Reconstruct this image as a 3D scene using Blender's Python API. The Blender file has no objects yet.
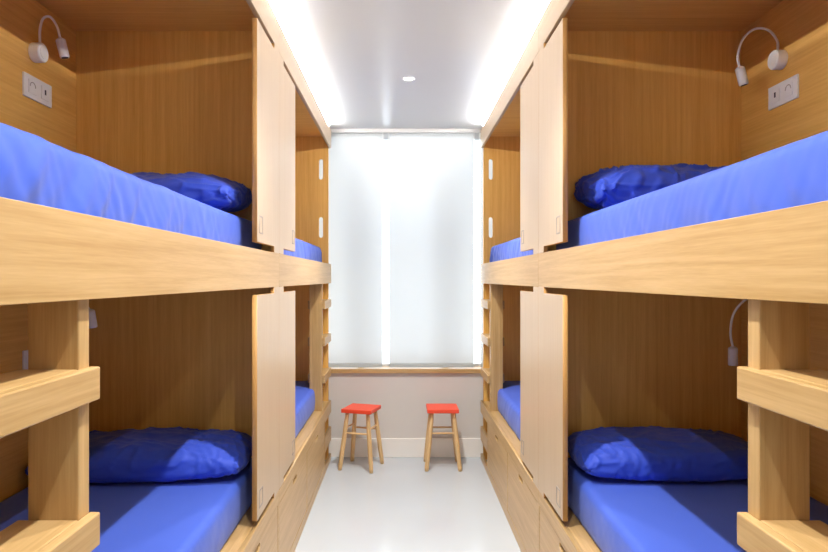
import bpy, bmesh, math, random
from mathutils import Vector, Matrix, noise
random.seed(7)
PI = math.pi
sc = bpy.context.scene
col = sc.collection

# ------------------------------------------------------------------ materials
def new_mat(name):
    m = bpy.data.materials.new(name); m.use_nodes = True
    nt = m.node_tree; nt.nodes.clear()
    return m, nt, nt.nodes, nt.links

def principled(name, color, rough=0.5, spec=0.5, metal=0.0, bump=None, sheen=0.0, coat=0.0, var=0.0, vscale=4.0):
    m, nt, N, L = new_mat(name)
    out = N.new('ShaderNodeOutputMaterial'); p = N.new('ShaderNodeBsdfPrincipled')
    L.new(p.outputs[0], out.inputs[0])
    p.inputs['Base Color'].default_value = (*color, 1)
    p.inputs['Roughness'].default_value = rough
    p.inputs['Specular IOR Level'].default_value = spec
    p.inputs['Metallic'].default_value = metal
    p.inputs['Sheen Weight'].default_value = sheen
    p.inputs['Coat Weight'].default_value = coat
    tc = N.new('ShaderNodeTexCoord')
    if var:
        n = N.new('ShaderNodeTexNoise'); n.inputs['Scale'].default_value = vscale; n.inputs['Detail'].default_value = 3
        L.new(tc.outputs['Object'], n.inputs['Vector'])
        r = N.new('ShaderNodeMix'); r.data_type = 'RGBA'
        r.inputs[6].default_value = (*[c*(1-var) for c in color], 1)
        r.inputs[7].default_value = (*[min(1, c*(1+var)) for c in color], 1)
        L.new(n.outputs[0], r.inputs[0]); L.new(r.outputs[2], p.inputs['Base Color'])
    if bump:
        n = N.new('ShaderNodeTexNoise'); n.inputs['Scale'].default_value = bump[0]; n.inputs['Detail'].default_value = 4
        L.new(tc.outputs['Object'], n.inputs['Vector'])
        b = N.new('ShaderNodeBump'); b.inputs['Strength'].default_value = bump[1]; b.inputs['Distance'].default_value = bump[2]
        L.new(n.outputs[0], b.inputs['Height']); L.new(b.outputs[0], p.inputs['Normal'])
    return m

def wood(name, axis, light, dark, rough=0.36, contrast=1.0, ring=.13):
    m, nt, N, L = new_mat(name)
    out = N.new('ShaderNodeOutputMaterial'); p = N.new('ShaderNodeBsdfPrincipled')
    L.new(p.outputs[0], out.inputs[0])
    p.inputs['Roughness'].default_value = rough
    tc = N.new('ShaderNodeTexCoord'); oi = N.new('ShaderNodeObjectInfo')
    mul = N.new('ShaderNodeMath'); mul.operation = 'MULTIPLY'; mul.inputs[1].default_value = 13.7
    L.new(oi.outputs['Random'], mul.inputs[0])
    add = N.new('ShaderNodeVectorMath'); add.operation = 'ADD'
    L.new(tc.outputs['Object'], add.inputs[0]); L.new(mul.outputs[0], add.inputs[1])
    def mapped(al, ac):
        mp = N.new('ShaderNodeMapping')
        mp.inputs['Scale'].default_value = tuple(al if a == axis else ac for a in 'xyz')
        L.new(add.outputs[0], mp.inputs['Vector']); return mp
    a = N.new('ShaderNodeTexNoise'); a.inputs['Scale'].default_value = 1; a.inputs['Detail'].default_value = 5; a.inputs['Roughness'].default_value = .6
    L.new(mapped(1.6, 75).outputs[0], a.inputs['Vector'])
    b = N.new('ShaderNodeTexNoise'); b.inputs['Scale'].default_value = 1; b.inputs['Detail'].default_value = 2; b.inputs['Distortion'].default_value = .4
    L.new(mapped(.45, 6.0).outputs[0], b.inputs['Vector'])
    # growth rings: iso-lines of the slow noise
    rm = N.new('ShaderNodeMath'); rm.operation = 'MULTIPLY'; rm.inputs[1].default_value = 55
    L.new(b.outputs[0], rm.inputs[0])
    rs = N.new('ShaderNodeMath'); rs.operation = 'SINE'; L.new(rm.outputs[0], rs.inputs[0])
    r2 = N.new('ShaderNodeMapRange'); r2.inputs[1].default_value = -1; r2.inputs[2].default_value = 1
    L.new(rs.outputs[0], r2.inputs[0])
    c = N.new('ShaderNodeTexNoise'); c.inputs['Scale'].default_value = 1; c.inputs['Detail'].default_value = 2
    L.new(mapped(14, 320).outputs[0], c.inputs['Vector'])
    def mix(x, y, f):
        k = N.new('ShaderNodeMix'); k.data_type = 'FLOAT'; k.inputs[0].default_value = f
        L.new(x, k.inputs[2]); L.new(y, k.inputs[3]); return k.outputs[0]
    v = mix(a.outputs[0], r2.outputs[0], ring)
    v = mix(v, c.outputs[0], .25)
    mr = N.new('ShaderNodeMapRange'); mr.inputs[1].default_value = .5-.17/contrast; mr.inputs[2].default_value = .5+.17/contrast
    L.new(v, mr.inputs[0])
    ramp = N.new('ShaderNodeMix'); ramp.data_type = 'RGBA'
    ramp.inputs[6].default_value = (*dark, 1); ramp.inputs[7].default_value = (*light, 1)
    L.new(mr.outputs[0], ramp.inputs[0]); L.new(ramp.outputs[2], p.inputs['Base Color'])
    bp = N.new('ShaderNodeBump'); bp.inputs['Strength'].default_value = .12; bp.inputs['Distance'].default_value = .001
    L.new(v, bp.inputs['Height']); L.new(bp.outputs[0], p.inputs['Normal'])
    return m

WL, WD = (0.605, 0.40, 0.18), (0.45, 0.27, 0.095)
WOOD = {a: wood('oak_veneer_'+a, a, WL, WD) for a in 'xyz'}
VEN = {a: wood('oak_lining_bounce_lit_'+a, a, (0.94, 0.575, 0.165), (0.78, 0.41, 0.085), 0.42, .95, .06) for a in 'xyz'}  # same oak as the fronts; bounced light and warmth put into the colour
GLARE_OAK = {a: wood('oak_board_glare_'+a, a, (0.57, 0.435, 0.295), (0.51, 0.37, 0.23), .33, .7) for a in 'xyz'}  # same oak again, with satin glare on the boards put into the colour
BEECH = {a: wood('beech_'+a, a, (0.78, 0.54, 0.27), (0.66, 0.42, 0.19), .45) for a in 'xyz'}
EDGE = wood('oak_cut_edge', 'z', (0.66, 0.37, 0.12), (0.52, 0.26, 0.07), .5)
SHEET = principled('blue_cotton_sheet', (0.055, 0.12, 0.60), .62, .3, sheen=.12, bump=(900, .15, .0005), var=.05, vscale=3)
PILLOW = principled('blue_cotton_pillowcase', (0.035, 0.085, 0.62), .60, .35, sheen=.15, bump=(28, .35, .004), var=.05, vscale=5)
WHITE = principled('white_plastic', (0.94, 0.94, 0.92), .35, .5, bump=(200, .02, .0005))
GREYP = principled('grey_print', (0.40, 0.34, 0.30), .6)
DARKP = principled('dark_socket_hole', (0.05, 0.05, 0.06), .5)
RED = principled('red_painted_wood', (0.86, 0.075, 0.03), .38, .5, bump=(60, .08, .001), var=.05)
WALLM = principled('greige_wall_paint', (0.70, 0.67, 0.64), .8, .3, bump=(150, .08, .001), var=.02)
WALLW = principled('white_wall_paint', (0.80, 0.79, 0.77), .8, .3, bump=(150, .08, .001), var=.02)
CEILM = principled('satin_ceiling', (0.59, 0.61, 0.62), 0.29, .5, bump=(3, .05, .004), var=.02)
FLOORM = principled('grey_resin_floor', (0.535, 0.58, 0.625), .17, .5, bump=(5, .04, .002), var=.03, vscale=2)
SKIRT = principled('white_skirting_paint', (0.93, 0.91, 0.87), .4, .5, bump=(80, .03, .001))
FRAMEM = principled('white_window_frame', (0.8, 0.8, 0.8), .4, .5, bump=(80, .03, .001))
METAL = principled('brushed_trim_metal', (0.75, 0.75, 0.74), .35, .5, metal=.9, bump=(200, .05, .0005))
RAILG = principled('grey_blind_casing', (0.50, 0.50, 0.49), .5, .4, bump=(80, .03, .001))

def emis(name, color, s):
    m, nt, N, L = new_mat(name)
    out = N.new('ShaderNodeOutputMaterial'); e = N.new('ShaderNodeEmission')
    e.inputs[0].default_value = (*color, 1); e.inputs[1].default_value = s
    L.new(e.outputs[0], out.inputs[0]); return m
LED = emis('led_strip_light', (1.0, 0.98, 0.955), LED_S := 275.0)
DISC = emis('downlight_lens', (1.0, 0.95, 0.88), 30.0)

def blind_mat():
    m, nt, N, L = new_mat('white_roller_blind_fabric')
    out = N.new('ShaderNodeOutputMaterial')
    d = N.new('ShaderNodeBsdfDiffuse'); t = N.new('ShaderNodeBsdfTranslucent'); mx = N.new('ShaderNodeMixShader')
    tc = N.new('ShaderNodeTexCoord'); n = N.new('ShaderNodeTexNoise'); n.inputs['Scale'].default_value = 600
    L.new(tc.outputs['Object'], n.inputs['Vector'])
    b = N.new('ShaderNodeBump'); b.inputs['Strength'].default_value = .1; b.inputs['Distance'].default_value = .0005
    L.new(n.outputs[0], b.inputs['Height']); L.new(b.outputs[0], d.inputs['Normal'])
    d.inputs[0].default_value = (.60, .62, .62, 1); t.inputs[0].default_value = (.80, .83, .84, 1)
    mx.inputs[0].default_value = .42
    L.new(d.outputs[0], mx.inputs[1]); L.new(t.outputs[0], mx.inputs[2]); L.new(mx.outputs[0], out.inputs[0])
    return m
BLIND = blind_mat()
def glass_mat():
    m, nt, N, L = new_mat('clear_window_glass')
    out = N.new('ShaderNodeOutputMaterial')
    t = N.new('ShaderNodeBsdfTransparent'); g = N.new('ShaderNodeBsdfGlossy'); g.inputs['Roughness'].default_value = .02
    f = N.new('ShaderNodeFresnel'); f.inputs[0].default_value = 1.45; mx = N.new('ShaderNodeMixShader')
    L.new(f.outputs[0], mx.inputs[0]); L.new(t.outputs[0], mx.inputs[1]); L.new(g.outputs[0], mx.inputs[2]); L.new(mx.outputs[0], out.inputs[0])
    return m
GLASS = glass_mat()

# ------------------------------------------------------------------ mesh helpers
def box(bm, x0, x1, y0, y1, z0, z1):
    x0, x1 = sorted((x0, x1)); y0, y1 = sorted((y0, y1)); z0, z1 = sorted((z0, z1))
    v = [bm.verts.new(p) for p in ((x0,y0,z0),(x1,y0,z0),(x1,y1,z0),(x0,y1,z0),(x0,y0,z1),(x1,y0,z1),(x1,y1,z1),(x0,y1,z1))]
    for f in ((0,3,2,1),(4,5,6,7),(0,1,5,4),(1,2,6,5),(2,3,7,6),(3,0,4,7)): bm.faces.new([v[i] for i in f])

def tube(bm, pts, radii, n=12, caps=True):
    pts = [Vector(p) for p in pts]; rings = []
    up = Vector((0.31, 0.17, 0.93)).normalized()
    for i, p in enumerate(pts):
        d = (pts[min(i+1, len(pts)-1)]-pts[max(i-1, 0)]).normalized()
        a = d.cross(up)
        if a.length < 1e-3: a = d.cross(Vector((1,0,0)))
        a.normalize(); b = d.cross(a).normalized(); up = b if False else up
        r = radii[i] if isinstance(radii, (list, tuple)) else radii
        rings.append([bm.verts.new(p+a*math.cos(2*PI*k/n)*r+b*math.sin(2*PI*k/n)*r) for k in range(n)])
    for r0, r1 in zip(rings, rings[1:]):
        for k in range(n): bm.faces.new((r0[k], r0[(k+1)%n], r1[(k+1)%n], r1[k]))
    if caps: bm.faces.new(rings[0]); bm.faces.new(rings[-1])

def link(name, me, mat, parent=None, origin=None, smooth=False):
    o = bpy.data.objects.new(name, me); col.objects.link(o)
    me.materials.clear(); me.materials.append(mat)
    if smooth:
        for p in me.polygons: p.use_smooth = True
    if parent: o.parent = parent
    return o

def obj(name, bm, mat, parent=None, origin=(0,0,0), bevel=0.0, smooth=False, seg=2):
    """bmesh in world coordinates -> object whose origin sits at `origin` (or at its parent's)"""
    og = Vector(parent_world(parent)) if parent else Vector(origin)
    bmesh.ops.recalc_face_normals(bm, faces=bm.faces[:])
    if bevel:
        es = [e for e in bm.edges if len(e.link_faces) == 2 and e.calc_face_angle(0) > .6]
        bmesh.ops.bevel(bm, geom=es, offset=bevel, segments=seg, affect='EDGES', profile=.5)
    bmesh.ops.translate(bm, verts=bm.verts[:], vec=-og)
    me = bpy.data.meshes.new(name); bm.to_mesh(me); bm.free()
    o = link(name, me, mat, parent, smooth=smooth)
    if not parent: o.location = og
    return o

def parent_world(p):
    v = Vector((0,0,0))
    while p: v += p.location; p = p.parent
    return v

def tag(o, label=None, cat=None, group=None, kind=None):
    if label: o['label'] = label
    if cat: o['category'] = cat
    if group: o['group'] = group
    if kind: o['kind'] = kind
    return o
def empty(name, loc, label, cat, group=None):
    o = bpy.data.objects.new(name, None); col.objects.link(o); o.location = loc
    o.empty_display_size = .1
    return tag(o, label, cat, group)
def struct(name, bm, mat, **k):
    return tag(obj(name, bm, mat, **k), kind='structure')

def slot(cv, cz, w, h, n=6):
    """rounded slot outline (v, z), w along v, h along z"""
    pts = []; r = min(w, h)/2
    if w >= h:
        for i in range(n+1): t = -PI/2+PI*i/n; pts.append((cv+w/2-r+r*math.cos(t), cz+r*math.sin(t)))
        for i in range(n+1): t = PI/2+PI*i/n; pts.append((cv-w/2+r+r*math.cos(t), cz+r*math.sin(t)))
    else:
        for i in range(n+1): t = PI*i/n; pts.append((cv+r*math.cos(t), cz+h/2-r+r*math.sin(t)))
        for i in range(n+1): t = PI+PI*i/n; pts.append((cv+r*math.cos(t), cz-h/2+r+r*math.sin(t)))
    return pts

def board_mesh(loops, thick, bev=.0012):
    """flat board from closed loops (first outer, others holes) in its own XY, centred in thickness"""
    cu = bpy.data.curves.new('c', 'CURVE'); cu.dimensions = '2D'; cu.fill_mode = 'BOTH'
    cu.extrude = thick/2-bev; cu.bevel_depth = bev; cu.bevel_resolution = 1; cu.offset = -bev
    for lp in loops:
        s = cu.splines.new('POLY'); s.points.add(len(lp)-1); s.use_cyclic_u = True
        for q, (a, b) in zip(s.points, lp): q.co = (a, b, 0, 1)
    t = bpy.data.objects.new('t', cu); col.objects.link(t)
    dg = bpy.context.evaluated_depsgraph_get()
    me = bpy.data.meshes.new_from_object(t.evaluated_get(dg))
    bpy.data.objects.remove(t); bpy.data.curves.remove(cu)
    return me

# ------------------------------------------------------------------ dimensions
SEAM, LEN, DEP = 2.838, 2.089, 0.895
SIDE = {-1: 0.55, 1: 0.61}            # aisle planes left and right
CEIL = 2.575
T = 0.020                             # front board thickness
Z_DECK, Z_BASE = 0.454, 0.391
R0, R1 = 1.363, 1.512                 # middle rail
T0, T1 = 2.414, 2.550                 # top rail
P0, P1, Q0, Q1 = .478, 1.337, 1.539, 2.390   # privacy panels

class Unit:
    def __init__(s, side, far):
        s.s = side; s.d = 1 if far else -1; s.W = SIDE[side]
    def X(s, u): return s.s*(s.W+u)
    def Y(s, v): return SEAM+s.d*v
    def box(s, bm, u0, u1, v0, v1, z0, z1): box(bm, s.X(u0), s.X(u1), s.Y(v0), s.Y(v1), z0, z1)
    def part(s, name, boxes, mat, parent, bevel=.0015, **k):
        bm = bmesh.new()
        for b in boxes: s.box(bm, *b)
        return obj(name, bm, mat, parent, bevel=bevel, **k)
    def board(s, name, loops, u0, thick, mat, parent):      # board lying in the (v, z) plane
        me = board_mesh(loops, thick)
        pw = parent_world(parent); x = s.X(u0+thick/2)
        for v in me.vertices:
            a, b, c = v.co; v.co = (x+c-pw.x, s.Y(a)-pw.y, b-pw.z)
        bm = bmesh.new(); bm.from_mesh(me); bmesh.ops.remove_doubles(bm, verts=bm.verts[:], dist=1e-5)
        bmesh.ops.recalc_face_normals(bm, faces=bm.faces[:]); bm.to_mesh(me); bm.free()
        return link(name, me, mat, parent)
    def cross(s, name, loops, v0, thick, mat, parent):      # board lying in the (u, z) plane
        me = board_mesh(loops, thick)
        pw = parent_world(parent); y = s.Y(v0+thick/2)
        for v in me.vertices:
            a, b, c = v.co; v.co = (s.X(a)-pw.x, y+c-pw.y, b-pw.z)
        bm = bmesh.new(); bm.from_mesh(me); bmesh.ops.remove_doubles(bm, verts=bm.verts[:], dist=1e-5)
        bmesh.ops.recalc_face_normals(bm, faces=bm.faces[:]); bm.to_mesh(me); bm.free()
        return link(name, me, mat, parent)

def rect(a0, a1, b0, b1): return [(a0, b0), (a1, b0), (a1, b1), (a0, b1)]

where = {(-1, 0): 'nearest on the left of the aisle', (-1, 1): 'far left, beside the window',
         (1, 0): 'nearest on the right of the aisle', (1, 1): 'far right, beside the window'}

def build_bunk(side, far):
    u = Unit(side, far)
    ymid = u.Y(LEN/2)
    t = empty('bunk_bed', (u.X(DEP/2), ymid, 0),
              'built-in oak bunk bed with ladder and drawers, ' + where[(side, far)], 'bunk bed', 'built-in oak bunk beds')
    # carcass
    u.cross('headboard_partition', [rect(T, DEP, 0.0, 2.497)], .001, .026, VEN['z'], t)
    u.cross('footboard', [rect(T, DEP, 0.0, 2.497), slot(.077, 2.245, .032, .16), slot(.077, 1.795, .032, .16)], LEN-.027, .026, VEN['z'], t)
    u.part('back_panel', [(DEP, DEP+.016, .001, LEN-.001, 0, 2.54)], VEN['y'], t)
    u.part('roof_board', [(T, DEP, .001, LEN-.001, 2.497, 2.522)], VEN['x'], t)
    u.part('upper_bed_deck', [(T, DEP, .028, LEN-.028, 1.405, 1.475)], VEN['y'], t)
    u.part('lower_bed_deck', [(T, DEP, .028, LEN-.028, Z_DECK-.022, Z_DECK)], WOOD['y'], t)
    # front boards
    u.board('top_rail', [rect(.0008, LEN, T0, T1)], 0, T, GLARE_OAK['y'], t)
    u.board('middle_rail', [rect(.0008, LEN, R0, R1)], 0, T, WOOD['y'], t)
    N_ = .108
    g = .0008
    pu = u.board('privacy_panel', [[(g, R1), (N_, R1), (N_, Q0), (.430, Q0), (.430, Q1), (N_, Q1), (N_, T0), (g, T0)]], 0, T, GLARE_OAK['z'], t)
    pl = u.board('privacy_panel', [[(g, Z_DECK), (N_, Z_DECK), (N_, P0), (.430, P0), (.430, P1), (N_, P1), (N_, R0), (g, R0)]], 0, T, GLARE_OAK['z'], t)
    for pp, z in ((pu, Q0), (pl, P0)):
        pp.data.materials.append(EDGE)
        for f in pp.data.polygons:
            if abs(f.normal.x) < .5: f.material_index = 1
        # small printed tag outline near the lower outer corner
        m = u.board('printed_tag', [rect(.335, .395, z+.035, z+.105), rect(.341, .389, z+.041, z+.099)], -.0011, .0012, GREYP, pp)
        m.location = -pp.location
    base = [(g, 0), (LEN, 0), (LEN, .042), (1.70, .042), (1.70, .150), (LEN, .150), (LEN, .254), (1.70, .254), (1.70, .365), (LEN, .365), (LEN, Z_DECK), (g, Z_DECK)]
    u.board('base_frame', [base, rect(.022, .838, .058, Z_BASE), rect(.852, 1.668, .058, Z_BASE)], 0, T, WOOD['y'], t)
    u.part('toe_box', [(T+.1, T+.115, 1.69, LEN-.028, 0, Z_DECK-.022), (T, T+.1, 1.672, 1.688, 0, Z_DECK-.022)], VEN['y'], t)
    for v0, v1 in ((.025, .835), (.855, 1.665)):
        vc = (v0+v1)/2
        d = u.board('drawer', [rect(v0, v1, .061, Z_BASE-.0035), slot(vc, Z_BASE-.026, .115, .026)], .0015, .018, WOOD['y'], t)
        b = u.part('drawer_box', [(.021, .60, v0+.02, v0+.032, .08, .33), (.021, .60, v1-.032, v1-.02, .08, .33),
                                  (.59, .60, v0+.032, v1-.032, .08, .33), (.021, .59, v0+.032, v1-.032, .08, .09)], VEN['y'], d, bevel=0)
        # (parent chain translations are handled by obj())
    # ladder
    u.part('ladder_post', [(T, T+.090, LEN-.407, LEN-.369, Z_DECK, 1.405)], WOOD['z'], t, bevel=.002)
    for z in (1.240, .975, .710):
        u.part('ladder_rung', [(0, .0198, LEN-.408, LEN-.001, z-.060, z), (.0198, .127, LEN-.3685, LEN-.028, z-.060, z)], WOOD['y'], t, bevel=.003)
    return u, t

# ------------------------------------------------------------------ bedding
def sheet_box(u, name, u0, u1, v0, v1, z0, z1, label, group, fold=1.0, seed=0):
    """mattress in a fitted sheet: rounded box with folds hanging on the aisle side"""
    bm = bmesh.new()
    nu, nv, r = 22, 320, .028
    prof = []        # cross-section (u, z), starting bottom aisle side, going up, over the top, down
    def arc(cu, cz, a0, a1, n=5): return [(cu+r*math.cos(a0+(a1-a0)*i/n), cz+r*math.sin(a0+(a1-a0)*i/n)) for i in range(n+1)]
    prof += [(u0+.006, z0)] + [(u0, z0+.012+(z1-z0-r-.012)*i/9) for i in range(10)]
    prof += arc(u0+r, z1-r, PI, PI/2)[1:]
    prof += [(u0+r+(u1-u0-2*r)*i/nu, z1) for i in range(1, nu)]
    prof += arc(u1-r, z1-r, PI/2, 0)
    prof += [(u1, z1-r-(z1-z0-r)*i/5) for i in range(1, 6)]
    rings = []
    for j in range(nv+1):
        f = j/nv; v = v0+(v1-v0)*f
        # rounded ends
        e = min(v-v0, v1-v)
        k = 0 if e > r else r-math.sqrt(max(0, r*r-(r-e)**2))
        ring = []
        for (a, z) in prof:
            h = (z-z0)/(z1-z0)
            q = noise.noise(Vector((v*1.7+seed, 2.3, h*.4)))
            w = noise.noise(Vector((v*8+seed*3+h*1.0, h*.5, 1.7)))*.6+noise.noise(Vector((v*19+h*2.2, seed, h*.7)))*.45+noise.noise(Vector((v*36-h*3, seed+5, h*.9)))*.16
            env = max(0, min(1, (v-v0-.28)/.5))*(.35+.65*max(0, .5+q))
            da = 0; dz = 0
            if a < u0+r*1.01:
                da = -fold*(.021*(w+.3)*env*(1-.6*h*h)) - .005*math.sin(PI*min(1, h))
                dz = .004*q*h
            elif z > z1-.001:
                dz = .003*noise.noise(Vector((a*5, v*4, seed)))+.002*noise.noise(Vector((a*13, v*5, seed+4)))
            zz = z+dz-(k if h > .8 else 0)
            ring.append(bm.verts.new((u.X(a+da), u.Y(v), max(z0, zz))))
        rings.append(ring)
    for a, b in zip(rings, rings[1:]):
        for i in range(len(prof)-1): bm.faces.new((a[i], a[i+1], b[i+1], b[i]))
        bm.faces.new((a[-1], a[0], b[0], b[-1]))
    bm.faces.new(rings[0]); bm.faces.new(rings[-1])
    o = obj(name, bm, SHEET, origin=(u.X((u0+u1)/2), u.Y((v0+v1)/2), z0), smooth=True)
    return tag(o, label, 'mattress', group)

def pillow(center, lx, ly, h, rotz, tilt, seed, label, puff=.5, rumple=1.0):
    """center = resting point (x, y, z of the underside)"""
    bm = bmesh.new(); n, m = 120, 72
    def surf(a, b, sgn):
        # rounded-square outline with pulled-out corners
        wx = lx/2*(1-.09*b*b)*(1+.05*(a*b)**2); wy = ly/2*(1-.13*a*a)*(1+.05*(a*b)**2)
        x, y = a*wx, b*wy
        prof = max(0, 1-abs(a)**3.0)**.5*max(0, 1-abs(b)**2.6)**.5
        edge = min(1, prof*1.5)
        # gathers running in from the seams, soft broad dents, a few long creases
        g = (abs(a)**2.2)*math.sin(b*17+seed+2.5*noise.noise(Vector((a*2, b*2, seed))))*.0045
        g += (abs(b)**3)*math.sin(a*23+seed*2+2*noise.noise(Vector((a*2, b*2, seed+3))))*.0012
        c = noise.noise(Vector((a*2.2+seed, b*1.8, seed*1.3)))*.016
        k1 = noise.noise(Vector((a*3.0+b*1.6+seed*2, b*1.9-a*.8, seed+9)))
        c += math.exp(-(k1/.17)**2)*.011
        k2 = noise.noise(Vector((a*4.6-b*2.4+seed, b*2.6+a, seed+21)))
        c += math.exp(-(k2/.16)**2)*.005
        mid = h*.42
        zb = mid*(1-min(1, prof*1.35)**.6)
        if sgn < 0: return (x, y, zb)
        return (x, y, mid+(h-mid)*prof**.72+(g*.5+c*.55)*edge if prof > 0 else mid)
    top = [[None]*(m+1) for _ in range(n+1)]; bot = [[None]*(m+1) for _ in range(n+1)]
    for i in range(n+1):
        a = math.sin((i/n*2-1)*PI/2)
        for j in range(m+1):
            b = math.sin((j/m*2-1)*PI/2)
            rim = i in (0, n) or j in (0, m)
            top[i][j] = bm.verts.new(surf(a, b, 1))
            bot[i][j] = top[i][j] if rim else bm.verts.new(surf(a, b, -1))
    for i in range(n):
        for j in range(m):
            for g_ in (top, bot):
                q = [g_[i][j], g_[i+1][j], g_[i+1][j+1], g_[i][j+1]]
                try: bm.faces.new(q)
                except ValueError: pass
    bm.normal_update()
    mv = []
    for v in bm.verts:
        p = v.co; a = p.x/(lx/2); b = p.y/(ly/2)
        # long soft creases: ridged noise, stretched to run in from the ends, bent by a slow noise
        q = noise.noise(Vector((p.x*3+seed, p.y*4, p.z*5)))
        r1 = noise.noise(Vector((p.x*5+q*1.5+seed*2, p.y*13+q*2, p.z*22+seed)))
        r2 = noise.noise(Vector((p.x*15+q*2.5-seed, p.y*9+q, p.z*10+seed*3)))
        e = .35+.65*min(1, abs(a)**1.5)
        d = rumple*(math.exp(-(r1/.13)**2)*.0050*e+math.exp(-(r2/.12)**2)*.0046-.003+r2*.003)
        mv.append(v.normal*d)
    for v, d in zip(bm.verts, mv): v.co += d
    bmesh.ops.transform(bm, matrix=Matrix.Rotation(rotz, 4, 'Z') @ Matrix.Rotation(tilt, 4, 'X'), verts=bm.verts[:])
    lo = min(v.co.z for v in bm.verts)
    bmesh.ops.translate(bm, verts=bm.verts[:], vec=Vector(center)-Vector((0, 0, lo)))
    o = obj('pillow', bm, PILLOW, origin=center, smooth=True)
    return tag(o, label, 'pillow', 'blue pillows on the bunks')

# ------------------------------------------------------------------ lamps and sockets
def reading_lamp(side, yb, zb, pts, head_dir, label):
    W = SIDE[side]; xw = side*(W+DEP)
    t = empty('reading_lamp', (xw, yb, zb), label, 'lamp', 'white gooseneck reading lamps')
    bm = bmesh.new()
    n = -side
    tube(bm, [(xw, yb, zb), (xw+n*.004, yb, zb), (xw+n*.036, yb, zb), (xw+n*.040, yb, zb)], [.036, .038, .038, .035], 32)
    obj('wall_mount', bm, WHITE, t)
    bm = bmesh.new()
    tube(bm, [(xw+n*.040, yb, zb), (xw+n*.0415, yb, zb)], [.024, .023], 24)
    obj('mount_cover', bm, SKIRT, t)
    # gooseneck: catmull through pts ((out from wall, along y, up) relative to the base)
    P = [Vector((xw+n*a, yb+b, zb+c)) for a, b, c in pts]
    out = []
    Q = [P[0]*2-P[1]] + P + [P[-1]*2-P[-2]]
    for i in range(1, len(Q)-2):
        for k in range(10):
            s = k/10; a, b, c, d = Q[i-1:i+3]
            out.append(.5*((2*b)+(c-a)*s+(2*a-5*b+4*c-d)*s*s+(-a+3*b-3*c+d)*s**3))
    out.append(P[-1])
    bm = bmesh.new(); tube(bm, out, .0048, 10)
    obj('gooseneck', bm, WHITE, t, smooth=True)
    d = Vector((n*head_dir[0], head_dir[1], head_dir[2])).normalized(); e = P[-1]
    bm = bmesh.new()
    tube(bm, [e-d*.006, e, e+d*.004, e+d*.068, e+d*.072], [.008, .0165, .0185, .0185, .0165], 24)
    hd = obj('lamp_head', bm, WHITE, t)
    bm = bmesh.new(); tube(bm, [e+d*.0722, e+d*.0732], [.013, .013], 20)
    obj('lens', bm, DARKP, hd)
    return t

def socket(side, yc, zc, label):
    W = SIDE[side]; xw = side*(W+DEP); n = -side
    t = empty('wall_socket', (xw, yc, zc), label, 'socket', 'white wall sockets')
    bm = bmesh.new(); box(bm, xw, xw+n*.009, yc-.095, yc+.095, zc-.045, zc+.045)
    obj('cover_plate', bm, WHITE, t, bevel=.002)
    for dy in (-.043, .043):
        bm = bmesh.new(); box(bm, xw+n*.0088, xw+n*.0112, yc+dy-.026, yc+dy+.026, zc-.026, zc+.026)
        ins = obj('switch_insert', bm, WHITE, t, bevel=.0008)
    bm = bmesh.new(); box(bm, xw+n*.0108, xw+n*.0125, yc+.043-.004, yc+.043+.005, zc-.006, zc+.014)
    obj('usb_port', bm, DARKP, t)
    bm = bmesh.new()
    tube(bm, [(xw+n*.0112, yc-.043+.018*math.cos(a), zc+.018*math.sin(a)) for a in [PI*i/10 for i in range(11)]], .0014, 6)
    obj('socket_rim', bm, GREYP, t)
    return t

# ------------------------------------------------------------------ build the bunks
units = {}
side_name = {-1: 'left', 1: 'right'}
for side in (-1, 1):
    for far in (0, 1):
        u, t = build_bunk(side, far)
        units[(side, far)] = u
        sn = side_name[side]; fn = 'far' if far else 'near'
        grp = 'mattresses in blue sheets'
        sheet_box(u, 'mattress', .076, .880, .034, LEN-.040, Z_DECK, .615,
                  f'blue sheeted mattress on the lower bed of the {fn} {sn} bunk', grp, .35, side*3+far*5+1)
        sheet_box(u, 'mattress', .076, .880, .034, LEN-.040, 1.475, 1.647,
                  f'blue sheeted mattress on the upper bed of the {fn} {sn} bunk', grp, 1.2, side*3+far*5+11)
        te = empty('led_strip', (u.X(.01), u.Y(LEN/2), T1), None, None); le = LEN-(.14 if far else .004)
        bm = bmesh.new(); u.box(bm, .004, .018, .004, le, T1+.0003, T1+.0105)
        obj('aluminium_channel', bm, METAL, te)
        bm = bmesh.new(); u.box(bm, .002, .004, .004, le, T1+.0015, T1+.0100)
        obj('diffuser', bm, LED, te)
        tag(te, f'glowing white light strip along the top of the {fn} {sn} bunk', 'light strip', 'light strips on top of the bunks')

def unit_pt(side, u_, y, z): return (side*(SIDE[side]+u_), y, z)
pillow(unit_pt(-1, .480, 2.580, .6165), .82, .40, .135, math.radians(3), .04, 1.0, 'blue pillow at the head of the lower left bunk, behind the ladder')
pillow(unit_pt(1, .455, 2.590, .6165), .74, .40, .140, math.radians(-1), .04, 2.4, 'blue pillow at the head of the lower right bunk, behind the ladder')
pillow(unit_pt(-1, .445, 2.585, 1.6515), .72, .40, .150, math.radians(-2), .10, 5.1, 'smooth blue pillow on the upper left bunk beneath the lamp', rumple=1.3)
pillow(unit_pt(1, .480, 2.590, 1.6515), .70, .40, .175, math.radians(2), .14, 7.7, 'crumpled blue pillow on the upper right bunk beneath the lamp', rumple=2.2)

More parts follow.
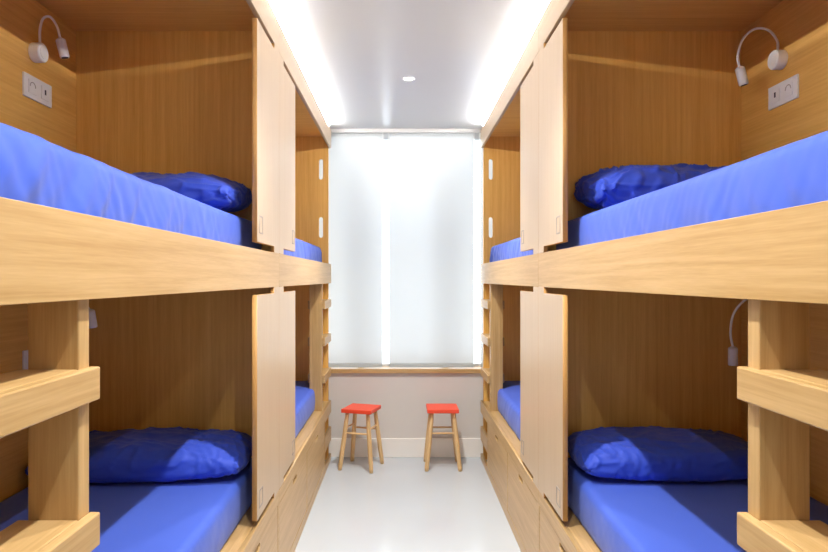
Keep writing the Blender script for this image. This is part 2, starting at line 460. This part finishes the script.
LZ = 1.063
reading_lamp(-1, 2.485, 2.285, [(.026, 0, .034), (.026, .00, .09), (.033, .01, .138), (.050, .03, .152), (.066, .05, .122), (.074, .06, .074)], (.2, .10, -1),
             'white gooseneck lamp on the wall of the upper left bunk')
reading_lamp(1, 2.506, 2.264, [(.020, .0, .034), (.022, .0, .075), (.045, .02, .125), (.085, .045, .140), (.120, .07, .108), (.135, .08, .045), (.128, .08, -.005)], (-.26, .0, -1),
             'white gooseneck lamp on the wall of the upper right bunk')
reading_lamp(-1, 2.524, 2.285-LZ, [(.028, 0, .034), (.035, .02, .09), (.08, .06, .12), (.12, .09, .10), (.154, .10, .045)], (.12, .1, -1),
             'white gooseneck lamp on the lower left bunk wall, mostly behind the ladder post')
reading_lamp(1, 2.506, 2.264-LZ, [(.020, .0, .034), (.022, .0, .08), (.06, .02, .125), (.11, .05, .12), (.150, .08, .06), (.160, .09, -.02), (.150, .09, -.085)], (.0, .0, -1),
             'white gooseneck lamp on the lower right bunk wall beside the ladder post')
socket(-1, 2.506, 2.143, 'white double socket plate below the lamp in the upper left bunk')
socket(1, 2.496, 2.131, 'white double socket plate below the lamp in the upper right bunk')
socket(-1, 2.506, 2.143-LZ, 'white socket plate in the lower left bunk, half behind the ladder post')

# ------------------------------------------------------------------ stools
def stool(x, y, rz, label):
    t = empty('stool', (x, y, 0), label, 'stool', 'small stools with red seats')
    H = .445
    bm = bmesh.new(); box(bm, -.116, .116, -.116, .116, H-.028, H)
    s = obj('seat', bm, RED, None, bevel=.004); s.parent = t
    def legp(sx, sy, z):
        k = .078+(.122-.078)*(1-z/(H-.02)); return Vector((sx*k, sy*k, z))
    for sx in (-1, 1):
        for sy in (-1, 1):
            bm = bmesh.new()
            a = legp(sx, sy, 0); b = legp(sx, sy, H-.0285)
            tube(bm, [a, a+(b-a)*.06, a+(b-a)*.45, a+(b-a)*.85, b], [.013, .0155, .0175, .0155, .0135], 16)
            # flatten foot
            for v in bm.verts:
                if v.co.z < .006: v.co.z = 0
            l = obj('leg', bm, BEECH['z'], None); l.parent = t
            for p in l.data.polygons: p.use_smooth = len(p.vertices) == 4
    for (p, q, z) in (((-1,-1), (1,-1), .268), ((-1,1), (1,1), .268), ((-1,-1), (-1,1), .300), ((1,-1), (1,1), .300)):
        bm = bmesh.new(); tube(bm, [legp(*p, z), (legp(*p, z)+legp(*q, z))/2, legp(*q, z)], [.0062, .0072, .0062], 10)
        l = obj('stretcher', bm, BEECH['x' if p[1] == q[1] else 'y'], None); l.parent = t
    t.rotation_euler = (0, 0, rz)
    return t
stool(-.302, 4.715, math.radians(-17), 'wooden stool with red square seat, turned at an angle, the left one of the pair')
stool(.300, 4.730, 0, 'wooden stool with red square seat facing straight on, the right one of the pair')

# ------------------------------------------------------------------ room shell
XL, XR = -(SIDE[-1]+DEP+.018), SIDE[1]+DEP+.018
YB, YN = 4.975, -2.3
SX0, SX1, SZ = -1.05, 1.42, .693      # window opening
def sbox(name, mat, *b, **k):
    bm = bmesh.new(); box(bm, *b); return struct(name, bm, mat, origin=(b[0], b[2], b[4]), **k)
sbox('floor', FLOORM, XL-.1, XR+.1, YN-.1, YB+.1, -.1, 0)
sbox('ceiling', CEILM, XL-.1, XR+.1, YN-.1, YB+.35, CEIL, CEIL+.1)
sbox('wall_left', WALLW, XL-.1, XL, YN-.1, YB+.1, 0, CEIL)
sbox('wall_right', WALLW, XR, XR+.1, YN-.1, YB+.1, 0, CEIL)
bm = bmesh.new()
box(bm, XL, XR, YN-.12, YN, 0, .95); box(bm, XL, XR, YN-.12, YN, 2.45, CEIL)
box(bm, XL, -.60, YN-.12, YN, .95, 2.45); box(bm, .60, XR, YN-.12, YN, .95, 2.45)
struct('wall_rear', bm, WALLW)
bm = bmesh.new()
for b in ((-.6, .6, .95, 1.01), (-.6, .6, 2.39, 2.45), (-.6, -.54, 1.01, 2.39), (.54, .6, 1.01, 2.39), (-.03, .03, 1.01, 2.39)):
    box(bm, b[0], b[1], YN-.09, YN-.03, b[2], b[3])
wr = struct('added_fill_window', bm, FRAMEM)  # made-up rear window, out of view, added to let in daylight as fill
bm = bmesh.new(); box(bm, -.57, .57, YN-.063, YN-.057, .98, 2.42)
obj('glass_pane', bm, GLASS, wr)
bm = bmesh.new()
box(bm, XL, XR, YB, YB+.25, 0, SZ-.036)
box(bm, XL, SX0, YB, YB+.25, SZ-.036, CEIL); box(bm, SX1, XR, YB, YB+.25, SZ-.036, CEIL)
struct('wall_front', bm, WALLM)
bm = bmesh.new(); box(bm, XL, XR, YB-.014, YB, 0, .148)
struct('baseboard_front', bm, SKIRT, bevel=.003)
bm = bmesh.new(); box(bm, SX0, SX1, YB-.022, YB+.25, SZ-.034, SZ)
struct('trim_1', bm, WOOD['x'], bevel=.002)
# window: frame, mullions, glass
bm = bmesh.new()
y0, y1 = YB+.16, YB+.21
box(bm, SX0, SX1, y0, y1, SZ, SZ+.015); box(bm, SX0, SX1, y0, y1, CEIL-.05, CEIL)
for x in (SX0, -.36+.0, .33, .93, SX1-.05): box(bm, x, x+.05, y0, y1, SZ+.015, CEIL-.05)
wf = struct('window_1', bm, FRAMEM, bevel=0)
bm = bmesh.new(); box(bm, SX0+.01, SX1-.01, y0+.02, y0+.026, SZ+.02, CEIL-.02)
obj('glass_pane', bm, GLASS, wf)

# roller blinds
def blind(x0, x1, label):
    t = empty('roller_blind', ((x0+x1)/2, YB+.03, SZ+.01), label, 'blind', 'white roller blinds over the window')
    bm = bmesh.new()
    n = 24
    def yy(i): return YB+.022+.0015*math.sin(i*.9+x0*7)
    vs = [[bm.verts.new((x0+(x1-x0)*i/n, yy(i), z)) for z in (SZ+.040, CEIL-.045)] for i in range(n+1)]
    for a, b in zip(vs, vs[1:]): bm.faces.new((a[0], b[0], b[1], a[1]))
    o = obj('blind_fabric', bm, BLIND, t, smooth=True)
    bm = bmesh.new(); box(bm, x0, x1, YB+.016, YB+.028, SZ+.008, SZ+.040)
    obj('bottom_bar', bm, BLIND, t, bevel=.002)
    bm = bmesh.new(); tube(bm, [(x0, YB+.045, CEIL-.040), (x1, YB+.045, CEIL-.040)], .022, 20)
    obj('roller_tube', bm, BLIND, t)
    for x in (x0-.006, x1+.002):
        bm = bmesh.new(); box(bm, x, x+.004, YB+.016, YB+.075, CEIL-.075, CEIL-.001)
        obj('bracket', bm, WHITE, t)
    return t
blind(-.83, -.155, 'white roller blind left of the bright gap, partly behind the left bunk')
blind(-.100, .565, 'white roller blind in the middle of the window, right of the bright gap')
blind(.620, 1.285, 'white roller blind mostly hidden behind the far right bunk')
bm = bmesh.new(); box(bm, SX0, SX1, YB-.004, YB+.010, CEIL-.030, CEIL)
struct('trim_2', bm, RAILG)

# ------------------------------------------------------------------ ceiling downlights
for i, y in enumerate((3.73, 2.13, .98, -.80)):
    lab = ['small round recessed ceiling spot nearest the window', 'small round recessed ceiling spot above the middle of the aisle',
           'small round recessed ceiling spot above the near end of the aisle', 'small round recessed ceiling spot added behind the viewpoint, unseen, for fill light'][i]  # the last spot is added out of view to brighten the near end
    t = empty('ceiling_spotlight', (.038, y, CEIL), lab, 'ceiling light', 'recessed ceiling spots')
    bm = bmesh.new()
    n = 32; r = [(.024, -.001), (.026, -.004), (.037, -.004), (.039, -.001), (.039, 0), (.024, 0)]
    R = [[bm.verts.new((.038+a*math.cos(2*PI*k_/n), y+a*math.sin(2*PI*k_/n), CEIL+b)) for a, b in r] for k_ in range(n)]
    for k_ in range(n):
        A, B = R[k_], R[(k_+1) % n]
        for q in range(6): bm.faces.new((A[q], B[q], B[(q+1) % 6], A[(q+1) % 6]))
    obj('trim_ring', bm, WHITE, t)
    bm = bmesh.new(); tube(bm, [(.038, y, CEIL-.0012), (.038, y, CEIL-.0002)], .0238, 28)
    obj('lens', bm, DISC, t)
    ld = bpy.data.lights.new('spot_lamp', 'SPOT'); ld.energy = (155, 125, 120, 120)[i]; ld.color = (1, .985, .95)
    ld.spot_size = math.radians(115); ld.spot_blend = 1; ld.shadow_soft_size = .016
    lo = bpy.data.objects.new('spot_lamp', ld); col.objects.link(lo); lo.parent = t; lo.location = (0, 0, -.022)

# ------------------------------------------------------------------ daylight
w = bpy.data.worlds.new('sky'); sc.world = w; w.use_nodes = True
bg = w.node_tree.nodes['Background']; bg.inputs[0].default_value = (.86, .94, 1, 1); bg.inputs[1].default_value = 3.4

# ------------------------------------------------------------------ camera
cd = bpy.data.cameras.new('camera'); cam = bpy.data.objects.new('camera', cd); col.objects.link(cam)
cam.location = (0, 0, 1.4); cam.rotation_euler = (PI/2, 0, 0)
cd.sensor_width = 36; cd.lens = 634/828*36; cd.shift_x = 12/828; cd.shift_y = 2.5/828; cd.clip_start = .02
sc.camera = cam
vs_ = sc.view_settings
vs_.view_transform = 'Standard'; vs_.look = 'None'; vs_.gamma = 1; vs_.use_curve_mapping = False; vs_.exposure = 0.2
